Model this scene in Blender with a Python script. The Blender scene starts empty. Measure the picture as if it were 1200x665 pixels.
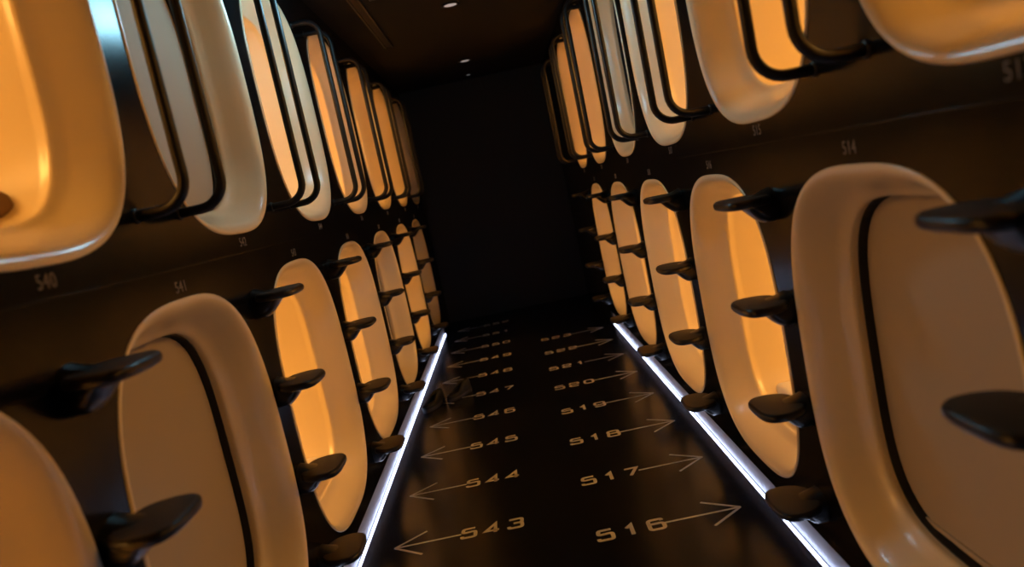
import bpy, bmesh, math, random
from mathutils import Vector, Matrix
C = bpy.context.scene.collection
random.seed(4)

# ------------------------------------------------------------------ layout (metres)
XR, XL = 0.776, -0.884            # faces of the two capsule walls
P = 1.1134                        # capsule pitch along the corridor
RL0, RU0, LL0, LU0 = 2.765, 2.212, 3.100, 2.547   # capsule centres (lower / upper rows)
HW, HH = 0.485, 0.550             # half size of a capsule mouth
ZLOW, ZUP = 0.74, 1.995
ZB, ZMID, ZC = 0.12, 1.375, 2.70  # wall foot, seam, ceiling
Y0, Y1 = -0.7, 8.75

# ------------------------------------------------------------------ materials
def mat(name, col, rough=0.5, metal=0.0, noise=None, bump=0.0, scale=40, spec=0.5, coat=0.0, emit=None, estr=0.0):
    m = bpy.data.materials.new(name); m.use_nodes = True
    nt = m.node_tree; b = nt.nodes['Principled BSDF']
    b.inputs['Base Color'].default_value = (*col, 1); b.inputs['Roughness'].default_value = rough
    b.inputs['Metallic'].default_value = metal; b.inputs['Specular IOR Level'].default_value = spec
    if coat: b.inputs['Coat Weight'].default_value = coat; b.inputs['Coat Roughness'].default_value = 0.05
    if emit: b.inputs['Emission Color'].default_value = (*emit, 1); b.inputs['Emission Strength'].default_value = estr
    if noise or bump:
        tc = nt.nodes.new('ShaderNodeTexCoord'); n = nt.nodes.new('ShaderNodeTexNoise')
        n.inputs['Scale'].default_value = scale; n.inputs['Detail'].default_value = 4
        nt.links.new(tc.outputs['Object'], n.inputs['Vector'])
        if noise:
            r = nt.nodes.new('ShaderNodeMapRange')
            r.inputs['To Min'].default_value = max(0, rough - noise); r.inputs['To Max'].default_value = min(1, rough + noise)
            nt.links.new(n.outputs['Fac'], r.inputs['Value']); nt.links.new(r.outputs['Result'], b.inputs['Roughness'])
        if bump:
            k = nt.nodes.new('ShaderNodeBump'); k.inputs['Strength'].default_value = bump; k.inputs['Distance'].default_value = 0.002
            nt.links.new(n.outputs['Fac'], k.inputs['Height']); nt.links.new(k.outputs['Normal'], b.inputs['Normal'])
    return m
M = dict(
    wall=mat('black_lacquer_panel', (0.005, 0.005, 0.0055), 0.20, noise=0.04, scale=6, spec=0.12),
    endwall=mat('matt_black_paint', (0.004, 0.004, 0.005), 0.7, bump=0.1, scale=60),
    ceil=mat('black_ceiling_paint', (0.006, 0.0055, 0.006), 0.8, bump=0.1, scale=80, spec=0.2),
    floor=mat('polished_black_floor', (0.006, 0.0065, 0.010), 0.20, noise=0.04, scale=9, spec=0.45),
    shell=mat('cream_moulded_plastic', (0.78, 0.67, 0.455), 0.27, coat=0.12),
    blind=mat('cream_roller_blind', (0.40, 0.34, 0.25), 0.75, bump=0.15, scale=220),
    dark=mat('black_rubber', (0.006, 0.005, 0.005), 0.6, bump=0.1, scale=90),
    step=mat('black_moulded_step', (0.008, 0.007, 0.007), 0.30, noise=0.05, scale=30, spec=0.3),
    tread=mat('brown_black_tread_pad', (0.04, 0.03, 0.02), 0.62, bump=0.3, scale=260),
    rail=mat('black_gloss_tube', (0.004, 0.004, 0.005), 0.42, noise=0.03, scale=30, spec=0.35),
    plinth=mat('white_plinth_board', (0.17, 0.17, 0.19), 0.5, noise=0.08, scale=18),
    led=mat('led_diffuser', (0.8, 0.8, 0.85), 0.4, emit=(0.58, 0.68, 1.0), estr=15.0),
    alu=mat('aluminium_channel', (0.55, 0.55, 0.58), 0.35, metal=1.0, noise=0.05),
    paint=mat('cream_floor_paint', (0.40, 0.395, 0.37), 0.6, noise=0.1, scale=60),
    arrow=mat('pale_floor_paint', (0.42, 0.45, 0.48), 0.6, noise=0.1, scale=60),
    plate=mat('grey_wall_lettering', (0.15, 0.14, 0.13), 0.5, noise=0.05),
    lamp=mat('warm_lamp_diffuser', (0.9, 0.8, 0.6), 0.5, emit=(1.0, 0.50, 0.14), estr=1.5),
    cold=mat('cold_lamp_diffuser', (0.8, 0.85, 0.9), 0.5, emit=(0.36, 0.78, 1.0), estr=42.0),
    down=mat('downlight_lens', (0.7, 0.7, 0.7), 0.3, emit=(0.9, 0.95, 1.0), estr=0.25),
    spot=mat('spot_lens', (0.7, 0.7, 0.7), 0.3, emit=(0.9, 0.95, 1.0), estr=30.0),
    trim=mat('black_metal_trim', (0.02, 0.02, 0.021), 0.35, metal=0.6, noise=0.05),
    sheet=mat('white_cotton', (0.78, 0.74, 0.66), 0.85, bump=0.3, scale=160),
    towel=mat('brown_towelling', (0.22, 0.13, 0.07), 0.95, bump=0.6, scale=180),
    shoe=mat('black_leather', (0.005, 0.005, 0.006), 0.55, bump=0.2, scale=140, spec=0.2),
    sole=mat('dark_rubber_sole', (0.02, 0.02, 0.024), 0.6, spec=0.25, bump=0.2, scale=120),
)

# ------------------------------------------------------------------ helpers
def mk(name, bm, m, parent=None, loc=(0, 0, 0), smooth=True, angle=35):
    bmesh.ops.recalc_face_normals(bm, faces=bm.faces[:])
    me = bpy.data.meshes.new(name); bm.to_mesh(me); bm.free()
    if smooth:
        for f in me.polygons: f.use_smooth = True
        me.set_sharp_from_angle(angle=math.radians(angle))
    me.materials.append(m)
    o = bpy.data.objects.new(name, me); o.location = loc; C.objects.link(o)
    if parent: o.parent = parent
    return o
def tag(o, label, cat, group=None):
    o['label'] = label; o['category'] = cat
    if group: o['group'] = group
    return o
def thing(name, label, cat, loc=(0, 0, 0), group=None):
    o = bpy.data.objects.new(name, None); o.location = loc; o.empty_display_size = 0.1; C.objects.link(o)
    return tag(o, label, cat, group)
def struct(name, bm, m, **k):
    o = mk(name, bm, m, **k); o['kind'] = 'structure'; return o
def box(bm, a, b, bev=0.0):
    r = bmesh.ops.create_cube(bm, size=1)
    s = Vector(b) - Vector(a); c = (Vector(a) + Vector(b)) / 2
    for v in r['verts']: v.co = Vector((v.co.x * s.x, v.co.y * s.y, v.co.z * s.z)) + c
    if bev:
        es = {e for v in r['verts'] for e in v.link_edges}
        bmesh.ops.bevel(bm, geom=list(es), offset=bev, segments=3, profile=0.5, affect='EDGES')
def copy_tree(o, parent=None):
    c = o.copy(); C.objects.link(c)
    if parent: c.parent = parent
    for ch in list(o.children): copy_tree(ch, c)
    return c
def rings(bm, loops, cap0=True, cap1=True):
    """skin a list of closed loops of points"""
    vs = [[bm.verts.new(p) for p in L] for L in loops]
    n = len(vs[0])
    for a, b in zip(vs, vs[1:]):
        for i in range(n): bm.faces.new((a[i], a[(i + 1) % n], b[(i + 1) % n], b[i]))
    if cap0: bm.faces.new(vs[0])
    if cap1: bm.faces.new(vs[-1][::-1])
    return vs
def sup(n, a, b, N, exps=None):
    """superellipse outline"""
    out = []
    for i in range(N):
        t = 2 * math.pi * (i + 0.5) / N
        c, s = math.cos(t), math.sin(t)
        out.append((a * math.copysign(abs(c) ** (2 / n), c), b * math.copysign(abs(s) ** (2 / n), s)))
    return out
def even(n, a, b, N):
    """superellipse re-sampled at even arc length, starting on the +x axis"""
    K = 1600; pts = []
    for i in range(K):
        t = 2 * math.pi * i / K
        c, s = math.cos(t), math.sin(t)
        pts.append((a * math.copysign(abs(c) ** (2 / n), c), b * math.copysign(abs(s) ** (2 / n), s)))
    L = [0]
    for i in range(K): L.append(L[-1] + math.dist(pts[i], pts[(i + 1) % K]))
    out = []; j = 0
    for i in range(N):
        d = L[-1] * i / N
        while L[j + 1] < d: j += 1
        f = (d - L[j]) / max(1e-9, L[j + 1] - L[j]); p, q = pts[j], pts[(j + 1) % K]
        out.append((p[0] + (q[0] - p[0]) * f, p[1] + (q[1] - p[1]) * f))
    return out
def tube(bm, path, r, N=14):
    pts = [Vector(p) for p in path]; loops = []
    up = None
    for i, p in enumerate(pts):
        d = (pts[min(i + 1, len(pts) - 1)] - pts[max(i - 1, 0)]).normalized()
        if up is None:
            up = d.orthogonal().normalized()
        up = (up - d * up.dot(d)).normalized(); s = d.cross(up)
        loops.append([p + (up * math.cos(2 * math.pi * k / N) + s * math.sin(2 * math.pi * k / N)) * r for k in range(N)])
    rings(bm, loops)

# ------------------------------------------------------------------ room shell
bm = bmesh.new(); box(bm, (-1.4, Y0, -0.1), (1.3, Y1 + 0.3, 0)); struct('floor', bm, M['floor'], smooth=False)
bm = bmesh.new(); box(bm, (-3.0, Y0, ZC), (2.9, Y1 + 0.3, ZC + 0.1)); struct('ceiling', bm, M['ceil'], smooth=False)
bm = bmesh.new(); box(bm, (-3.0, Y1, 0), (2.9, Y1 + 0.12, ZC)); struct('wall_end', bm, M['endwall'], smooth=False)
bm = bmesh.new(); box(bm, (-3.0, Y0 - 0.12, 0), (2.9, Y0, ZC)); struct('wall_entrance', bm, M['endwall'], smooth=False)

N = 96
RIM = even(2.9, HW, HH, N)
HOLE = even(2.9, HW - 0.004, HH - 0.004, N)
def wall(name, x, sgn, rows):
    """capsule wall with a rounded opening for every capsule; sgn = direction from the corridor into the wall"""
    bm = bmesh.new()
    def quad(y0, y1, z0, z1):
        if y1 - y0 < 1e-4 or z1 - z0 < 1e-4: return
        bm.faces.new([bm.verts.new((x, y, z)) for y, z in ((y0, z0), (y1, z0), (y1, z1), (y0, z1))])
    for ys, zc, z0, z1 in rows:
        quad(Y0, ys[0] - P / 2, z0, z1); quad(ys[-1] + P / 2, Y1, z0, z1)
        for yc in ys:
            a, b, t = P / 2, zc - z0, z1 - zc
            inner = [bm.verts.new((x, yc + u, zc + v)) for u, v in HOLE]
            ret = [bm.verts.new((x + sgn * 0.03, yc + u, zc + v)) for u, v in HOLE]
            outer = []
            for u, v in HOLE:
                vb = t if v > 0 else b
                k = min(a / max(abs(u), 1e-6), vb / max(abs(v), 1e-6))
                outer.append(bm.verts.new((x, yc + u * k, zc + v * k)))
            for i in range(N):
                j = (i + 1) % N
                bm.faces.new((inner[i], inner[j], outer[j], outer[i]))
                bm.faces.new((inner[i], inner[j], ret[j], ret[i]))
                p, q = outer[i].co, outer[j].co       # corner of the cell between two neighbouring spokes
                if abs(p.y - q.y) > 1e-5 and abs(p.z - q.z) > 1e-5:
                    cy = p.y if abs(abs(p.y - yc) - a) < 1e-4 else q.y
                    cz = p.z if abs(abs(p.y - yc) - a) > 1e-4 else q.z
                    bm.faces.new((outer[i], outer[j], bm.verts.new((x, cy, cz))))
    # return under the wall foot
    vs = [bm.verts.new(c) for c in ((x, Y0, ZB), (x, Y1, ZB), (x + sgn * 0.1, Y1, ZB), (x + sgn * 0.1, Y0, ZB))]
    bm.faces.new(vs)
    bmesh.ops.remove_doubles(bm, verts=bm.verts[:], dist=1e-5)
    o = struct(name, bm, M['wall'], smooth=False)
    return o
RLy = [RL0 + k * P for k in range(-1, 4)]
RUy = [RU0 + k * P for k in range(-1, 5)]
LLy = [LL0 + k * P for k in range(-2, 5)]
LUy = [LU0 + k * P for k in range(-1, 6)]
wall('wall_right', XR, 1, [(RLy, ZLOW, ZB, ZMID), (RUy, ZUP, ZMID, ZC)])
wall('wall_left', XL, -1, [(LLy, ZLOW, ZB, ZMID), (LUy, ZUP, ZMID, ZC)])
# thin shadow joint between the two rows
for nm, x, s in (('trim_1', XR, 1), ('trim_2', XL, -1)):
    bm = bmesh.new(); box(bm, (min(x - s * .0012, x + s * .004), Y0, ZMID - .0025), (max(x - s * .0012, x + s * .004), Y1, ZMID + .0025), 0.0005)
    struct(nm, bm, M['wall'])
# white plinth set back under each wall, black end pieces past the lit run
RS_END, LS_END = 6.80, 8.05
for nm, x, s, ye in (('baseboard_right', XR, 1, RS_END), ('baseboard_left', XL, -1, LS_END)):
    bm = bmesh.new(); a, b = x + s * 0.016, x + s * 0.040
    box(bm, (min(a, b), Y0, 0), (max(a, b), ye, ZB))
    struct(nm, bm, M['plinth'], smooth=False)
    bm = bmesh.new(); a, b = x + s * 0.002, x + s * 0.040
    box(bm, (min(a, b), ye, 0), (max(a, b), Y1, ZB))
    struct('trim_3' if s > 0 else 'trim_4', bm, M['wall'], smooth=False)

# LED strips along both wall feet
for s, x, ye, side in ((1, XR, RS_END, 'right'), (-1, XL, LS_END, 'left')):
    t = thing('light_strip', f'long glowing white light strip along foot of {side}-hand capsule wall', 'light strip', (x + s * .004, Y0, 0), 'glowing strips at the wall feet')
    L = ye - Y0 - 0.02
    bm = bmesh.new(); box(bm, (-0.008, 0.01, 0.0), (0.008, L, 0.004)); mk('channel', bm, M['alu'], t, smooth=False)
    bm = bmesh.new()
    prof = [(0.005 * math.cos(math.pi * k / 10), 0.004 + 0.006 * math.sin(math.pi * k / 10)) for k in range(11)]
    rings(bm, [[(u, y, v) for u, v in prof] for y in (0.012, L - 0.002)])
    mk('diffuser', bm, M['led'], t)

# ------------------------------------------------------------------ capsules
# profile: (inset from rim outline, depth behind wall face)
PROF = [(-0.007, 0.012), (-0.006, -0.001), (-0.002, -0.004), (0.006, -0.004), (0.017, 0.001), (0.026, 0.009), (0.036, 0.024),
        (0.052, 0.055), (0.066, 0.088), (0.076, 0.106), (0.0855, 0.117), (0.0910, 0.124), (0.0925, 0.130), (0.0910, 0.138), (0.0870, 0.150), (0.085, 0.165), (0.085, 0.25)]
DEPTH = 1.95
def shell_mesh(sgn):
    bm = bmesh.new(); loops = []
    for i, (d, h) in enumerate(PROF + [(0.085, 0.7), (0.085, DEPTH - .06), (0.11, DEPTH - .01), (0.16, DEPTH)]):
        f = min(1, max(0, (d + .007) / .092)); n = 2.9 + 0.9 * f
        loops.append([(sgn * h, u, v) for u, v in even(n, HW - d, HH - d, N)])
    vs = rings(bm, loops, cap0=False)
    me = bpy.data.meshes.new('shell')
    bmesh.ops.recalc_face_normals(bm, faces=bm.faces[:])
    # normals must face the inside of the tunnel
    bmesh.ops.reverse_faces(bm, faces=bm.faces[:])
    bm.to_mesh(me); bm.free()
    for f in me.polygons: f.use_smooth = True
    me.set_sharp_from_angle(angle=math.radians(50)); me.materials.append(M['shell']); return me
SHELL = {s: shell_mesh(s) for s in (1, -1)}
def ring_mesh(sgn):           # dark guide the blind runs in
    bm = bmesh.new()
    o = even(3.8, HW - .0852, HH - .0852, N); i_ = even(3.8, HW - .0905, HH - .0905, N)
    L = [[(sgn * h, u, v) for u, v in pts] for pts, h in ((o, .150), (i_, .150), (i_, .184), (o, .184))]
    rings(bm, L + [L[0]], False, False)
    me = bpy.data.meshes.new('blind_track'); bmesh.ops.recalc_face_normals(bm, faces=bm.faces[:]); bm.to_mesh(me); bm.free()
    me.materials.append(M['dark']); return me
def blind_mesh(sgn):
    bm = bmesh.new(); o = even(3.8, HW - .094, HH - .094, N)
    rings(bm, [[(sgn * h, u, v) for u, v in o] for h in (.172, .178)])
    box(bm, (min(sgn * .166, sgn * .172), -.33, -HH + .103), (max(sgn * .166, sgn * .172), .33, -HH + .118), .002)   # pull bar at its foot
    me = bpy.data.meshes.new('blind'); bmesh.ops.recalc_face_normals(bm, faces=bm.faces[:]); bm.to_mesh(me); bm.free()
    me.materials.append(M['blind']); return me
TRACK = {s: ring_mesh(s) for s in (1, -1)}; BLIND = {s: blind_mesh(s) for s in (1, -1)}
def lamp_mesh():
    bm = bmesh.new(); box(bm, (-0.20, -0.25, -0.012), (0.20, 0.25, 0.012), .006)
    me = bpy.data.meshes.new('lamp'); bm.to_mesh(me); bm.free(); me.materials.append(M['lamp']); return me
LAMP = lamp_mesh()
def child(name, me, t, loc=(0, 0, 0)):
    o = bpy.data.objects.new(name, me); C.objects.link(o); o.parent = t; o.location = loc; return o
LAMP_W = 15.5
def capsule(x, y, z, sgn, state, label, group, power=1.0):
    t = thing('sleeping_capsule', label, 'sleeping capsule', (x, y, z), group)
    child('shell', SHELL[sgn], t)
    if state == 'open':
        child('lamp', LAMP, t, (sgn * 0.98, 0, HH - .105))
        l = bpy.data.lights.new('reading_light', 'AREA'); l.shape = 'RECTANGLE'; l.size, l.size_y = 0.40, 0.50
        l.color = (1.0, 0.485, 0.108); l.energy = LAMP_W * power
        o = bpy.data.objects.new('reading_light', l); C.objects.link(o); o.parent = t; o.location = (sgn * 0.98, 0, HH - .125)
        o.rotation_euler = (0, sgn * math.radians(25), 0)
    else:
        child('blind_track', TRACK[sgn], t); child('blind', BLIND[sgn], t)
    return t
GR = 'sleeping capsules along the corridor walls'
def lab(k, row, side, state, num, extra):
    st = {'open': 'lit orange open capsule', 'blind': 'cream capsule closed by a blind'}[state]
    return f'{st} in {row} row of {side} wall, {extra}'
def which(num, seen):
    return f'facing floor number {num}' if num in seen else None
RST = ['blind', 'open', 'open', 'open', 'open']
for i, y in enumerate(RLy):
    n = 514 + 2 * i
    e = 'nearest the camera' if n < 516 else f'by floor number {n}'
    capsule(XR, y, ZLOW, 1, RST[i], lab(i, 'lower', 'right', RST[i], n, e), GR)
RUS = ['open', 'open', 'open', 'blind', 'open', 'open']
for i, y in enumerate(RUy):
    n = 513 + 2 * i
    e = 'at the top right picture corner' if i == 0 else ('second from the corner' if i == 1 else f'by floor number {n}')
    capsule(XR, y, ZUP, 1, RUS[i], lab(i, 'upper', 'right', RUS[i], n, e), GR, 1.5 if i > 3 else 1.0)
LST = ['open', 'blind', 'open', 'open', 'blind', 'open', 'blind']
for i, y in enumerate(LLy):
    n = 539 + 2 * i
    e = 'at the bottom left picture corner' if i == 0 else ('second from the corner' if i == 1 else f'by floor number {n}')
    capsule(XL, y, ZLOW, -1, LST[i], lab(i, 'lower', 'left', LST[i], n, e), GR)
LUS = ['open', 'blind', 'open', 'open', 'open', 'open', 'blind']
for i, y in enumerate(LUy):
    n = 540 + 2 * i
    e = 'at the top left picture corner' if i == 0 else ('second from the corner' if i == 1 else f'by floor number {n}')
    capsule(XL, y, ZUP, -1, LUS[i], lab(i, 'upper', 'left', LUS[i], n, e), GR, 1.35 if i > 2 else 1.0)

# mattresses in the lit lower capsules (their near corners show inside the mouths)
def mattress_mesh(sgn):
    bm = bmesh.new(); a, b = sgn * 0.20, sgn * 1.90
    box(bm, (min(a, b), -.375, 0), (max(a, b), .375, .07), .025)
    me = bpy.data.meshes.new('mattress'); bm.to_mesh(me); bm.free(); me.materials.append(M['sheet'])
    for f in me.polygons: f.use_smooth = True
    return me
MAT = {s: mattress_mesh(s) for s in (1, -1)}
for ys, x, s, st, n0, side in ((RLy, XR, 1, RST, 514, 'right'), (LLy, XL, -1, LST, 539, 'left')):
    for i, y in enumerate(ys):
        n = n0 + 2 * i
        if st[i] != 'open' or n == 539: continue
        o = bpy.data.objects.new('mattress', MAT[s]); C.objects.link(o); o.location = (x, y, ZLOW - HH + .085 + .012)
        tag(o, f'white mattress inside lit lower {side} capsule by floor number {n}', 'mattress', 'mattresses in the lower capsules')

# rolled brown towel inside the big upper capsule on the left
bm = bmesh.new(); pts = []
loops = []
for i in range(17):
    u = -1 + 2 * i / 16; r = (1 - abs(u) ** 4) ** .5 if abs(u) < 1 else 0.12
    loops.append([(u * .17, .075 * max(r, .12) * math.cos(2 * math.pi * k / 28) * (1 + .04 * math.sin(5 * k)), .062 + .06 * max(r, .12) * math.sin(2 * math.pi * k / 28)) for k in range(28)])
rings(bm, loops)
o = mk('rolled_towel', bm, M['towel'], loc=(XL - .385, LUy[0] + .315, ZUP - HH + .09), angle=80)
tag(o, 'rolled brown towel on the floor of the big open upper left capsule', 'towel')

# ------------------------------------------------------------------ wall steps
def step_proto():
    t = thing('wall_step', 'x', 'step')
    bm = bmesh.new()        # moulded arm: flared foot on the wall running out under the tread, +x is towards the corridor
    loops = []
    for q in range(15):
        f = q / 14; g = max(0, (f - .25) / .75); e = g * g * (3 - 2 * g)
        xx = 0.0 + .105 * f
        hw = .056 + .010 * e
        zt = .020 * (1 - f) ** 2 - .001
        hh = zt + .020 + .062 * (1 - e)
        loops.append([(xx, u * hw, zt - hh / 2 + v * hh / 2) for u, v in sup(2.6, 1, 1, 28)])
    rings(bm, loops); mk('arm', bm, M['step'], t, angle=60)
    bm = bmesh.new()        # tread plate, rounded leaf in plan
    N2 = 56
    def plan(k, z):
        out = []
        for u, v in even(3.5, .072 - k, .106 - k, N2):
            w = 1 - .20 * max(0, -u / .072)            # narrower towards the wall
            out.append((.083 + u, v * w, z))
        return out
    rings(bm, [plan(.010, -.024), plan(.003, -.021), plan(0, -.015), plan(0, -.007), plan(.003, -.001), plan(.008, 0.0)])
    mk('tread', bm, M['step'], t, angle=60)
    bm = bmesh.new(); rings(bm, [plan(.007, -.001), plan(.007, .0012), plan(.010, .0022)])
    mk('tread_pad', bm, M['tread'], t, angle=60)
    return t
proto = step_proto(); used = [False]
ZS = [0.284, 0.594, 0.914, 1.228]
WORD = ['lowest', 'second from the floor', 'third from the floor', 'top']
def put_step(x, y, z, sgn, label):
    if not used[0]: o = proto; used[0] = True
    else: o = copy_tree(proto)
    o.location = (x, y, z); o.rotation_euler = (0, 0, math.pi if sgn > 0 else 0)
    o['label'] = label; o['group'] = 'black steps fixed to the capsule walls'
for k in range(-1, 5):
    n = 515 + 2 * (k)          # upper capsule above this ladder
    for q, z in enumerate(ZS):
        where = ('nearest step column on right wall' if k == -1 else 'second step column from the front on right wall' if k == 0 else f'step column of right wall by floor number {n + 0}')
        put_step(XR, RU0 + k * P - .003, z, 1, f'{WORD[q]} black wall step, {where}')
for k in range(-1, 5):
    n = 542 + 2 * (k)
    for q, z in enumerate(ZS):
        where = ('nearest step column on left wall' if k == -1 else 'second step column from the front on left wall' if k == 0 else f'step column of left wall by floor number {n}')
        put_step(XL, LU0 + k * P - .003, z, -1, f'{WORD[q]} black wall step, {where}')

# ------------------------------------------------------------------ grab rails beside the upper capsules
def rail_proto():
    t = thing('grab_rail', 'x', 'grab rail')
    D, R, Z0, Z1 = .137, .075, 1.522, 2.468
    path = [(0, 0, Z0)]
    for k in range(9):
        a = math.pi / 2 * k / 8; path.append((D - R + R * math.sin(a), 0, Z0 + R - R * math.cos(a)))
    path += [(D, 0, Z0 + R + (Z1 - Z0 - 2 * R) * k / 4) for k in (1, 2, 3)]
    for k in range(9):
        a = math.pi / 2 * k / 8; path.append((D - R + R * math.cos(a), 0, Z1 - R + R * math.sin(a)))
    path.append((0, 0, Z1))
    bm = bmesh.new(); tube(bm, path, .0140, 16); mk('tube', bm, M['rail'], t, angle=70)
    for z in (Z0, Z1):
        bm = bmesh.new()
        rings(bm, [[(x_, r * math.cos(2 * math.pi * k / 24), z + r * math.sin(2 * math.pi * k / 24)) for k in range(24)] for x_, r in ((0, .019), (.003, .019), (.005, .0175), (.006, .0145))])
        mk('flange', bm, M['rail'], t, angle=40)
    return t
rp = rail_proto(); rused = [False]
def put_rail(x, y, sgn, label):
    if not rused[0]: o = rp; rused[0] = True
    else: o = copy_tree(rp)
    o.location = (x, y, 0); o.rotation_euler = (0, 0, math.pi if sgn > 0 else 0)
    o['label'] = label; o['group'] = 'black grab rails beside the upper capsules'
for x, s, y0, ks, n0, side in ((XR, 1, RU0, range(0, 6), 515, 'right'), (XL, -1, LU0, range(0, 6), 542, 'left')):
    for k in ks:
        for d, w in ((-.125, 'nearer'), (.125, 'farther')):
            yb = y0 + (k - .5) * P
            where = ('foremost pair on the %s wall' % side) if k == 0 else ('second pair from the front on the %s wall' % side) if k == 1 else f'pair just before upper {side} capsule by floor number {n0 + 2 * k}'
            if side == 'right' and k == 5: where = 'last pair at the far end of the right wall'
            put_rail(x, yb + d, s, f'{w} black grab rail of the {where}')

# ------------------------------------------------------------------ floor numbers with arrows
def text_mesh(txt, width, height, depth, spacing=1.25):
    cu = bpy.data.curves.new('t', 'FONT'); cu.body = txt; cu.size = 1; cu.space_character = spacing; cu.resolution_u = 4
    cu.extrude = 0.0
    o = bpy.data.objects.new('t', cu); C.objects.link(o)
    dg = bpy.context.evaluated_depsgraph_get(); dg.update()
    me = bpy.data.meshes.new_from_object(o.evaluated_get(dg))
    bpy.data.objects.remove(o); bpy.data.curves.remove(cu)
    xs = [v.co.x for v in me.vertices]; ys = [v.co.y for v in me.vertices]
    x0, x1, y0, y1 = min(xs), max(xs), min(ys), max(ys)
    bm = bmesh.new(); bm.from_mesh(me); bpy.data.meshes.remove(me)
    for v in bm.verts:
        v.co.x = ((v.co.x - x0) / (x1 - x0) - .5) * width; v.co.y = ((v.co.y - y0) / (y1 - y0) - .5) * height; v.co.z = 0
    g = bmesh.ops.extrude_face_region(bm, geom=bm.faces[:])
    for v in g['geom']:
        if isinstance(v, bmesh.types.BMVert): v.co.z += depth
    return bm
def ribbon(bm, pts, w, h, closed=False):
    """flat painted stroke of width w along a polyline"""
    P2 = [Vector(p) for p in pts]; n = len(P2); L, R_ = [], []
    for i, p in enumerate(P2):
        a = P2[i - 1] if (closed or i) else None; b = P2[(i + 1) % n] if (closed or i < n - 1) else None
        da = (p - a).normalized() if a is not None else (b - p).normalized()
        db = (b - p).normalized() if b is not None else da
        m = Vector((-(da.y + db.y), da.x + db.x)).normalized(); k = w / 2 / max(.35, m.dot(Vector((-da.y, da.x))))
        L.append(p + m * k); R_.append(p - m * k)
    V = lambda c, z: bm.verts.new((c.x, c.y, z))
    l0 = [V(c, 0) for c in L]; r0 = [V(c, 0) for c in R_]; l1 = [V(c, h) for c in L]; r1 = [V(c, h) for c in R_]
    for i in range(n if closed else n - 1):
        j = (i + 1) % n
        bm.faces.new((l1[i], l1[j], r1[j], r1[i])); bm.faces.new((l0[i], r0[i], r0[j], l0[j]))
        bm.faces.new((l0[i], l0[j], l1[j], l1[i])); bm.faces.new((r0[i], r1[i], r1[j], r0[j]))
    if not closed:
        bm.faces.new((l0[0], l1[0], r1[0], r0[0])); bm.faces.new((l0[-1], r0[-1], r1[-1], l1[-1]))
def rnd(pts, r, closed=False, k=5):
    """round the corners of a polyline"""
    P2 = [Vector(p) for p in pts]; n = len(P2); out = []
    for i, p in enumerate(P2):
        if not closed and i in (0, n - 1): out.append(p); continue
        a, b = P2[i - 1], P2[(i + 1) % n]
        q = min(r, (a - p).length * .49, (b - p).length * .49)
        s_, e = p + (a - p).normalized() * q, p + (b - p).normalized() * q
        for t in range(k + 1):
            f = t / k; out.append(s_ * (1 - f) ** 2 + p * 2 * f * (1 - f) + e * f ** 2)
    return out
# wide square-shouldered numerals on a box 1 wide (x) by 1 high (y): (points, corner radius, closed)
GLYPH = {
    '0': [([(0, 0), (1, 0), (1, 1), (0, 1)], .42, True)],
    '1': [([(.22, .72), (.58, 1), (.58, 0)], .0, False)],
    '2': [([(0, .74), (0, 1), (1, 1), (1, .53), (0, .42), (0, 0), (1, 0)], .24, False)],
    '3': [([(.02, 1), (1, 1), (1, .53), (.35, .53)], .24, False), ([(.35, .53), (1, .53), (1, 0), (0, 0), (0, .22)], .24, False)],
    '4': [([(.74, 0), (.74, 1), (0, .24), (1.02, .24)], .0, False)],
    '5': [([(.96, 1), (.06, 1), (.02, .57), (1, .62), (1, 0), (0, 0), (0, .2)], .22, False)],
    '6': [([(.95, .84), (.92, 1), (0, 1), (0, 0), (1, 0), (1, .58), (0, .58)], .28, False)],
    '7': [([(0, 1), (1, 1), (.36, 0)], .0, False)],
    '8': [([(.03, .54), (.97, .54), (.97, 1), (.03, 1)], .24, True), ([(0, 0), (1, 0), (1, .54), (0, .54)], .24, True)],
    '9': [([(.05, .16), (.08, 0), (1, 0), (1, 1), (0, 1), (0, .42), (1, .42)], .28, False)],
}
def digit_bm(ch, w, h, stroke, z):
    bm = bmesh.new()
    for i, (pts, r, cl) in enumerate(GLYPH[ch]):
        sx, sy = w - stroke, h - stroke
        q = [(x * sx + stroke / 2 - w / 2, y * sy + stroke / 2 - h / 2) for x, y in pts]
        q = rnd(q, r * min(sx, sy) * 1.0, cl) if r else [Vector(p) for p in q]
        ribbon(bm, q, stroke, z + i * .00005, cl)
    return bm
def bar(bm, p, q, w, h):
    p, q = Vector(p), Vector(q); d = (q - p).normalized(); n = Vector((-d.y, d.x)) * w / 2
    lo = [bm.verts.new((*c, 0)) for c in (p - n, q - n, q + n, p + n)]; hi = [bm.verts.new((*c, h)) for c in (p - n, q - n, q + n, p + n)]
    bm.faces.new(hi); bm.faces.new(lo[::-1])
    for i in range(4): bm.faces.new((lo[i], lo[(i + 1) % 4], hi[(i + 1) % 4], hi[i]))
def floor_mark(num, xc, y, tip, sgn):
    t = thing('floor_number', f'pale floor number {num} with thin arrow pointing to the {"right" if sgn > 0 else "left"} wall', 'floor number', (xc, y, 0.0004), 'floor numbers with arrows')
    for i, ch in enumerate(str(num)):
        mk('digit', digit_bm(ch, .074, .098, .0165, .0006), M['paint'], t, loc=((i - 1) * .102, 0, 0), smooth=False)
    bm = bmesh.new(); e = tip - xc; w = .0115
    bar(bm, (sgn * .136, 0), (e - sgn * .004, 0), w, .0005)
    bar(bm, (e - sgn * .131, .106), (e, .000), w, .0006); bar(bm, (e - sgn * .131, -.106), (e, -.000), w, .0007)
    mk('arrow', bm, M['arrow'], t, smooth=False)
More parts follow.
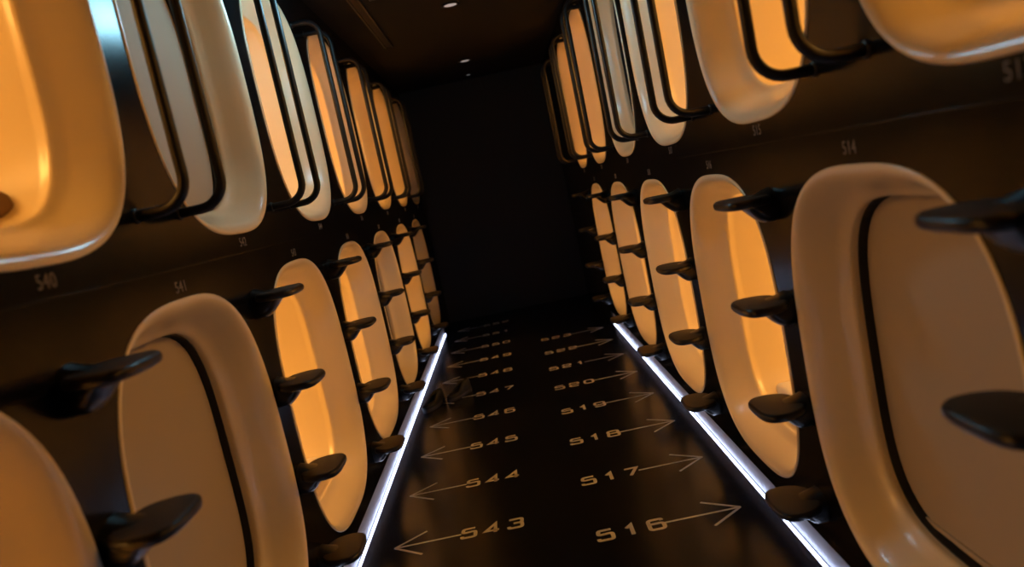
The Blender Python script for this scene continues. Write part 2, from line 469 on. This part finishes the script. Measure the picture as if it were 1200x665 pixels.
for i in range(8): floor_mark(516 + i, .2315, 2.7974 + i * .5567, .669, 1)
for i in range(10): floor_mark(543 + i, -.327, 3.067 + i * .5567, -.754, -1)

# small wall numbers on the black band between the rows
def wall_number(num, x, y, z, sgn, where):
    o = mk('wall_number', text_mesh(str(num), .062, .030, .0012, 1.1), M['plate'], loc=(x - sgn * .0002, y, z), smooth=False)
    if sgn > 0: o.rotation_euler = Matrix(((0, 0, -1), (-1, 0, 0), (0, 1, 0))).to_euler()
    else: o.rotation_euler = Matrix(((0, 0, 1), (1, 0, 0), (0, 1, 0))).to_euler()
    tag(o, f'small grey wall number {where}', 'wall number', 'small numbers on the wall band')
for ys, x, s, z, n0, row, side in ((RLy, XR, 1, 1.333, 514, 'lower', 'right'), (RUy, XR, 1, 1.416, 513, 'upper', 'right'),
                                   (LLy, XL, -1, 1.327, 539, 'lower', 'left'), (LUy, XL, -1, 1.411, 540, 'upper', 'left')):
    for i, y in enumerate(ys):
        n = n0 + 2 * i
        if n == 539: continue
        vis = (516 <= n <= 523) or n >= 543
        pos = 'over' if row == 'lower' else 'under'
        wh = f'{pos} {row} {side} capsule by floor number {n}' if vis else f'{pos} the ' + {513: 'top right corner capsule', 514: 'nearest lower right capsule', 515: 'second upper capsule on the right', 540: 'top left corner capsule', 541: 'blind-closed nearest lower left capsule', 542: 'blind-closed nearest upper left capsule'}[n]
        wall_number(n, x, y + (.015 if row == 'lower' else .01), z, s, wh)

# ------------------------------------------------------------------ black shoes by floor number 547
def shoe(loc, rz, label):
    t = thing('shoe', label, 'shoe', loc, 'pair of black shoes'); t.rotation_euler = (0, 0, rz)
    def plan(w, zf, kx=1.0):
        out = []
        for k in range(36):
            a = 2 * math.pi * k / 36; u = math.cos(a); v = math.sin(a)
            hw = (.046 - .006 * (1 - u) / 2 - .008 * math.exp(-((u + .25) / .35) ** 2)) * w
            out.append((.135 * u * kx, hw * math.copysign(abs(v) ** .8, v), zf(u)))
        return out
    bm = bmesh.new()
    rings(bm, [plan(.96, lambda u: 0.0), plan(1.03, lambda u: .004, 1.01), plan(1.03, lambda u: .020 + .004 * (u < -.3), 1.01), plan(.98, lambda u: .024 + .004 * (u < -.3))])
    mk('sole', bm, M['sole'], t, angle=50)
    bm = bmesh.new()
    top = lambda u: .052 + .05 * max(0, min(1, (.45 - u) / .8))
    rings(bm, [plan(.97, lambda u: .022), plan(1.0, lambda u: .034, 1.0), plan(.93, lambda u: .022 + (top(u) - .022) * .7, .975), plan(.70, lambda u: top(u) * .96, .92), plan(.55, lambda u: top(u), .86),
               plan(.42, lambda u: top(u) - .012, .78), plan(.35, lambda u: .046, .70)])
    mk('upper', bm, M['shoe'], t, angle=60)
    bm = bmesh.new()
    for k in range(4): 
        xk = .02 + .017 * k; tube(bm, [(xk, -.022, top(xk / .135) + .001), (xk + .003, 0, top(xk / .135) + .005), (xk, .022, top(xk / .135) + .001)], .0025, 8)
    mk('laces', bm, M['dark'], t, angle=60)
shoe((-.762, 5.20, 0), math.radians(244), 'black shoe with toe beside the left light strip, by floor number 547')
shoe((-.585, 5.34, 0), math.radians(236), 'black shoe set further from the left light strip, by floor number 547')

# ------------------------------------------------------------------ ceiling fittings
def downlight(x, y, lens, r, label):
    t = thing('ceiling_downlight', label, 'downlight', (x, y, ZC), 'small ceiling downlights')
    bm = bmesh.new(); n = 32
    L = lambda rr, z: [(rr * math.cos(2 * math.pi * k / n), rr * math.sin(2 * math.pi * k / n), z) for k in range(n)]
    rings(bm, [L(r + .02, 0), L(r + .02, -.005), L(r + .012, -.008), L(r, -.006), L(r, -.001)], False, False); mk('trim_ring', bm, M['trim'], t)
    bm = bmesh.new(); rings(bm, [L(r - .0005, -.001), L(r - .0005, -.0035), L(r * .6, -.006)]); mk('lens', bm, M[lens], t)
downlight(-.06, 5.32, 'down', .045, 'small dim ceiling downlight nearest the camera at the top of the photo')
downlight(-.06, 7.54, 'down', .045, 'second dim ceiling downlight, further down the dark corridor')
downlight(-.06, 8.42, 'down', .018, 'tiny ceiling light in front of the black end wall')
t = thing('ceiling_light', 'cold blue-white hanging light box mirrored in the left wall panel', 'ceiling light', (-.30, 3.29, ZC))
bm = bmesh.new(); box(bm, (-.085, -.165, -.205), (.085, .165, -.190), .004); box(bm, (-.085, -.165, -.372), (.085, .165, -.360), .004); mk('housing', bm, M['trim'], t, smooth=False)
for yy in (-.11, .11):
    bm = bmesh.new(); tube(bm, [(0, yy, -.191), (0, yy, -.09), (0, yy, 0)], .005, 10); mk('rod', bm, M['trim'], t)
bm = bmesh.new(); box(bm, (-.078, -.158, -.360), (.078, .158, -.205), .012); mk('diffuser', bm, M['cold'], t, angle=50)
t = thing('ceiling_track', 'dark linear slot running along the ceiling above the left capsules', 'ceiling track', (-.62, 4.4, ZC))
bm = bmesh.new(); box(bm, (-.035, -1.8, -.012), (-.022, 1.8, 0)); box(bm, (.022, -1.8, -.012), (.035, 1.8, 0)); mk('flange', bm, M['trim'], t, smooth=False)
bm = bmesh.new(); box(bm, (-.022, -1.8, -.004), (.022, 1.8, 0)); mk('slot', bm, M['dark'], t, smooth=False)

# ------------------------------------------------------------------ world, camera, view
w = bpy.data.worlds.new('world'); bpy.context.scene.world = w; w.use_nodes = True
w.node_tree.nodes['Background'].inputs[0].default_value = (0.01, 0.01, 0.012, 1); w.node_tree.nodes['Background'].inputs[1].default_value = 0.0
cam = bpy.data.cameras.new('camera'); co = bpy.data.objects.new('camera', cam); C.objects.link(co)
R = ((0.9782089, -0.0176209, -0.2068739), (-0.2074567, -0.1228080, -0.9705050), (-0.0083046, 0.9922740, -0.1237874))
right, down, fwd = (Vector(r) for r in R)
co.matrix_world = Matrix(((right.x, -down.x, -fwd.x, 0), (right.y, -down.y, -fwd.y, 0), (right.z, -down.z, -fwd.z, 1.4), (0, 0, 0, 1)))
cam.sensor_width = 36; cam.lens = 880.27 * 36 / 1200; cam.clip_start = 0.02
cam.dof.use_dof = True; cam.dof.focus_distance = 3.4; cam.dof.aperture_fstop = 1.9
sc = bpy.context.scene; sc.camera = co
sc.view_settings.view_transform = 'Standard'; sc.view_settings.look = 'None'; sc.view_settings.gamma = 1; sc.view_settings.exposure = 0.0
sc.view_settings.use_curve_mapping = False
sc.cycles.use_denoising = True; sc.cycles.max_bounces = 10; sc.cycles.diffuse_bounces = 6; sc.cycles.caustics_reflective = False
sc.cycles.sample_clamp_indirect = 4.0
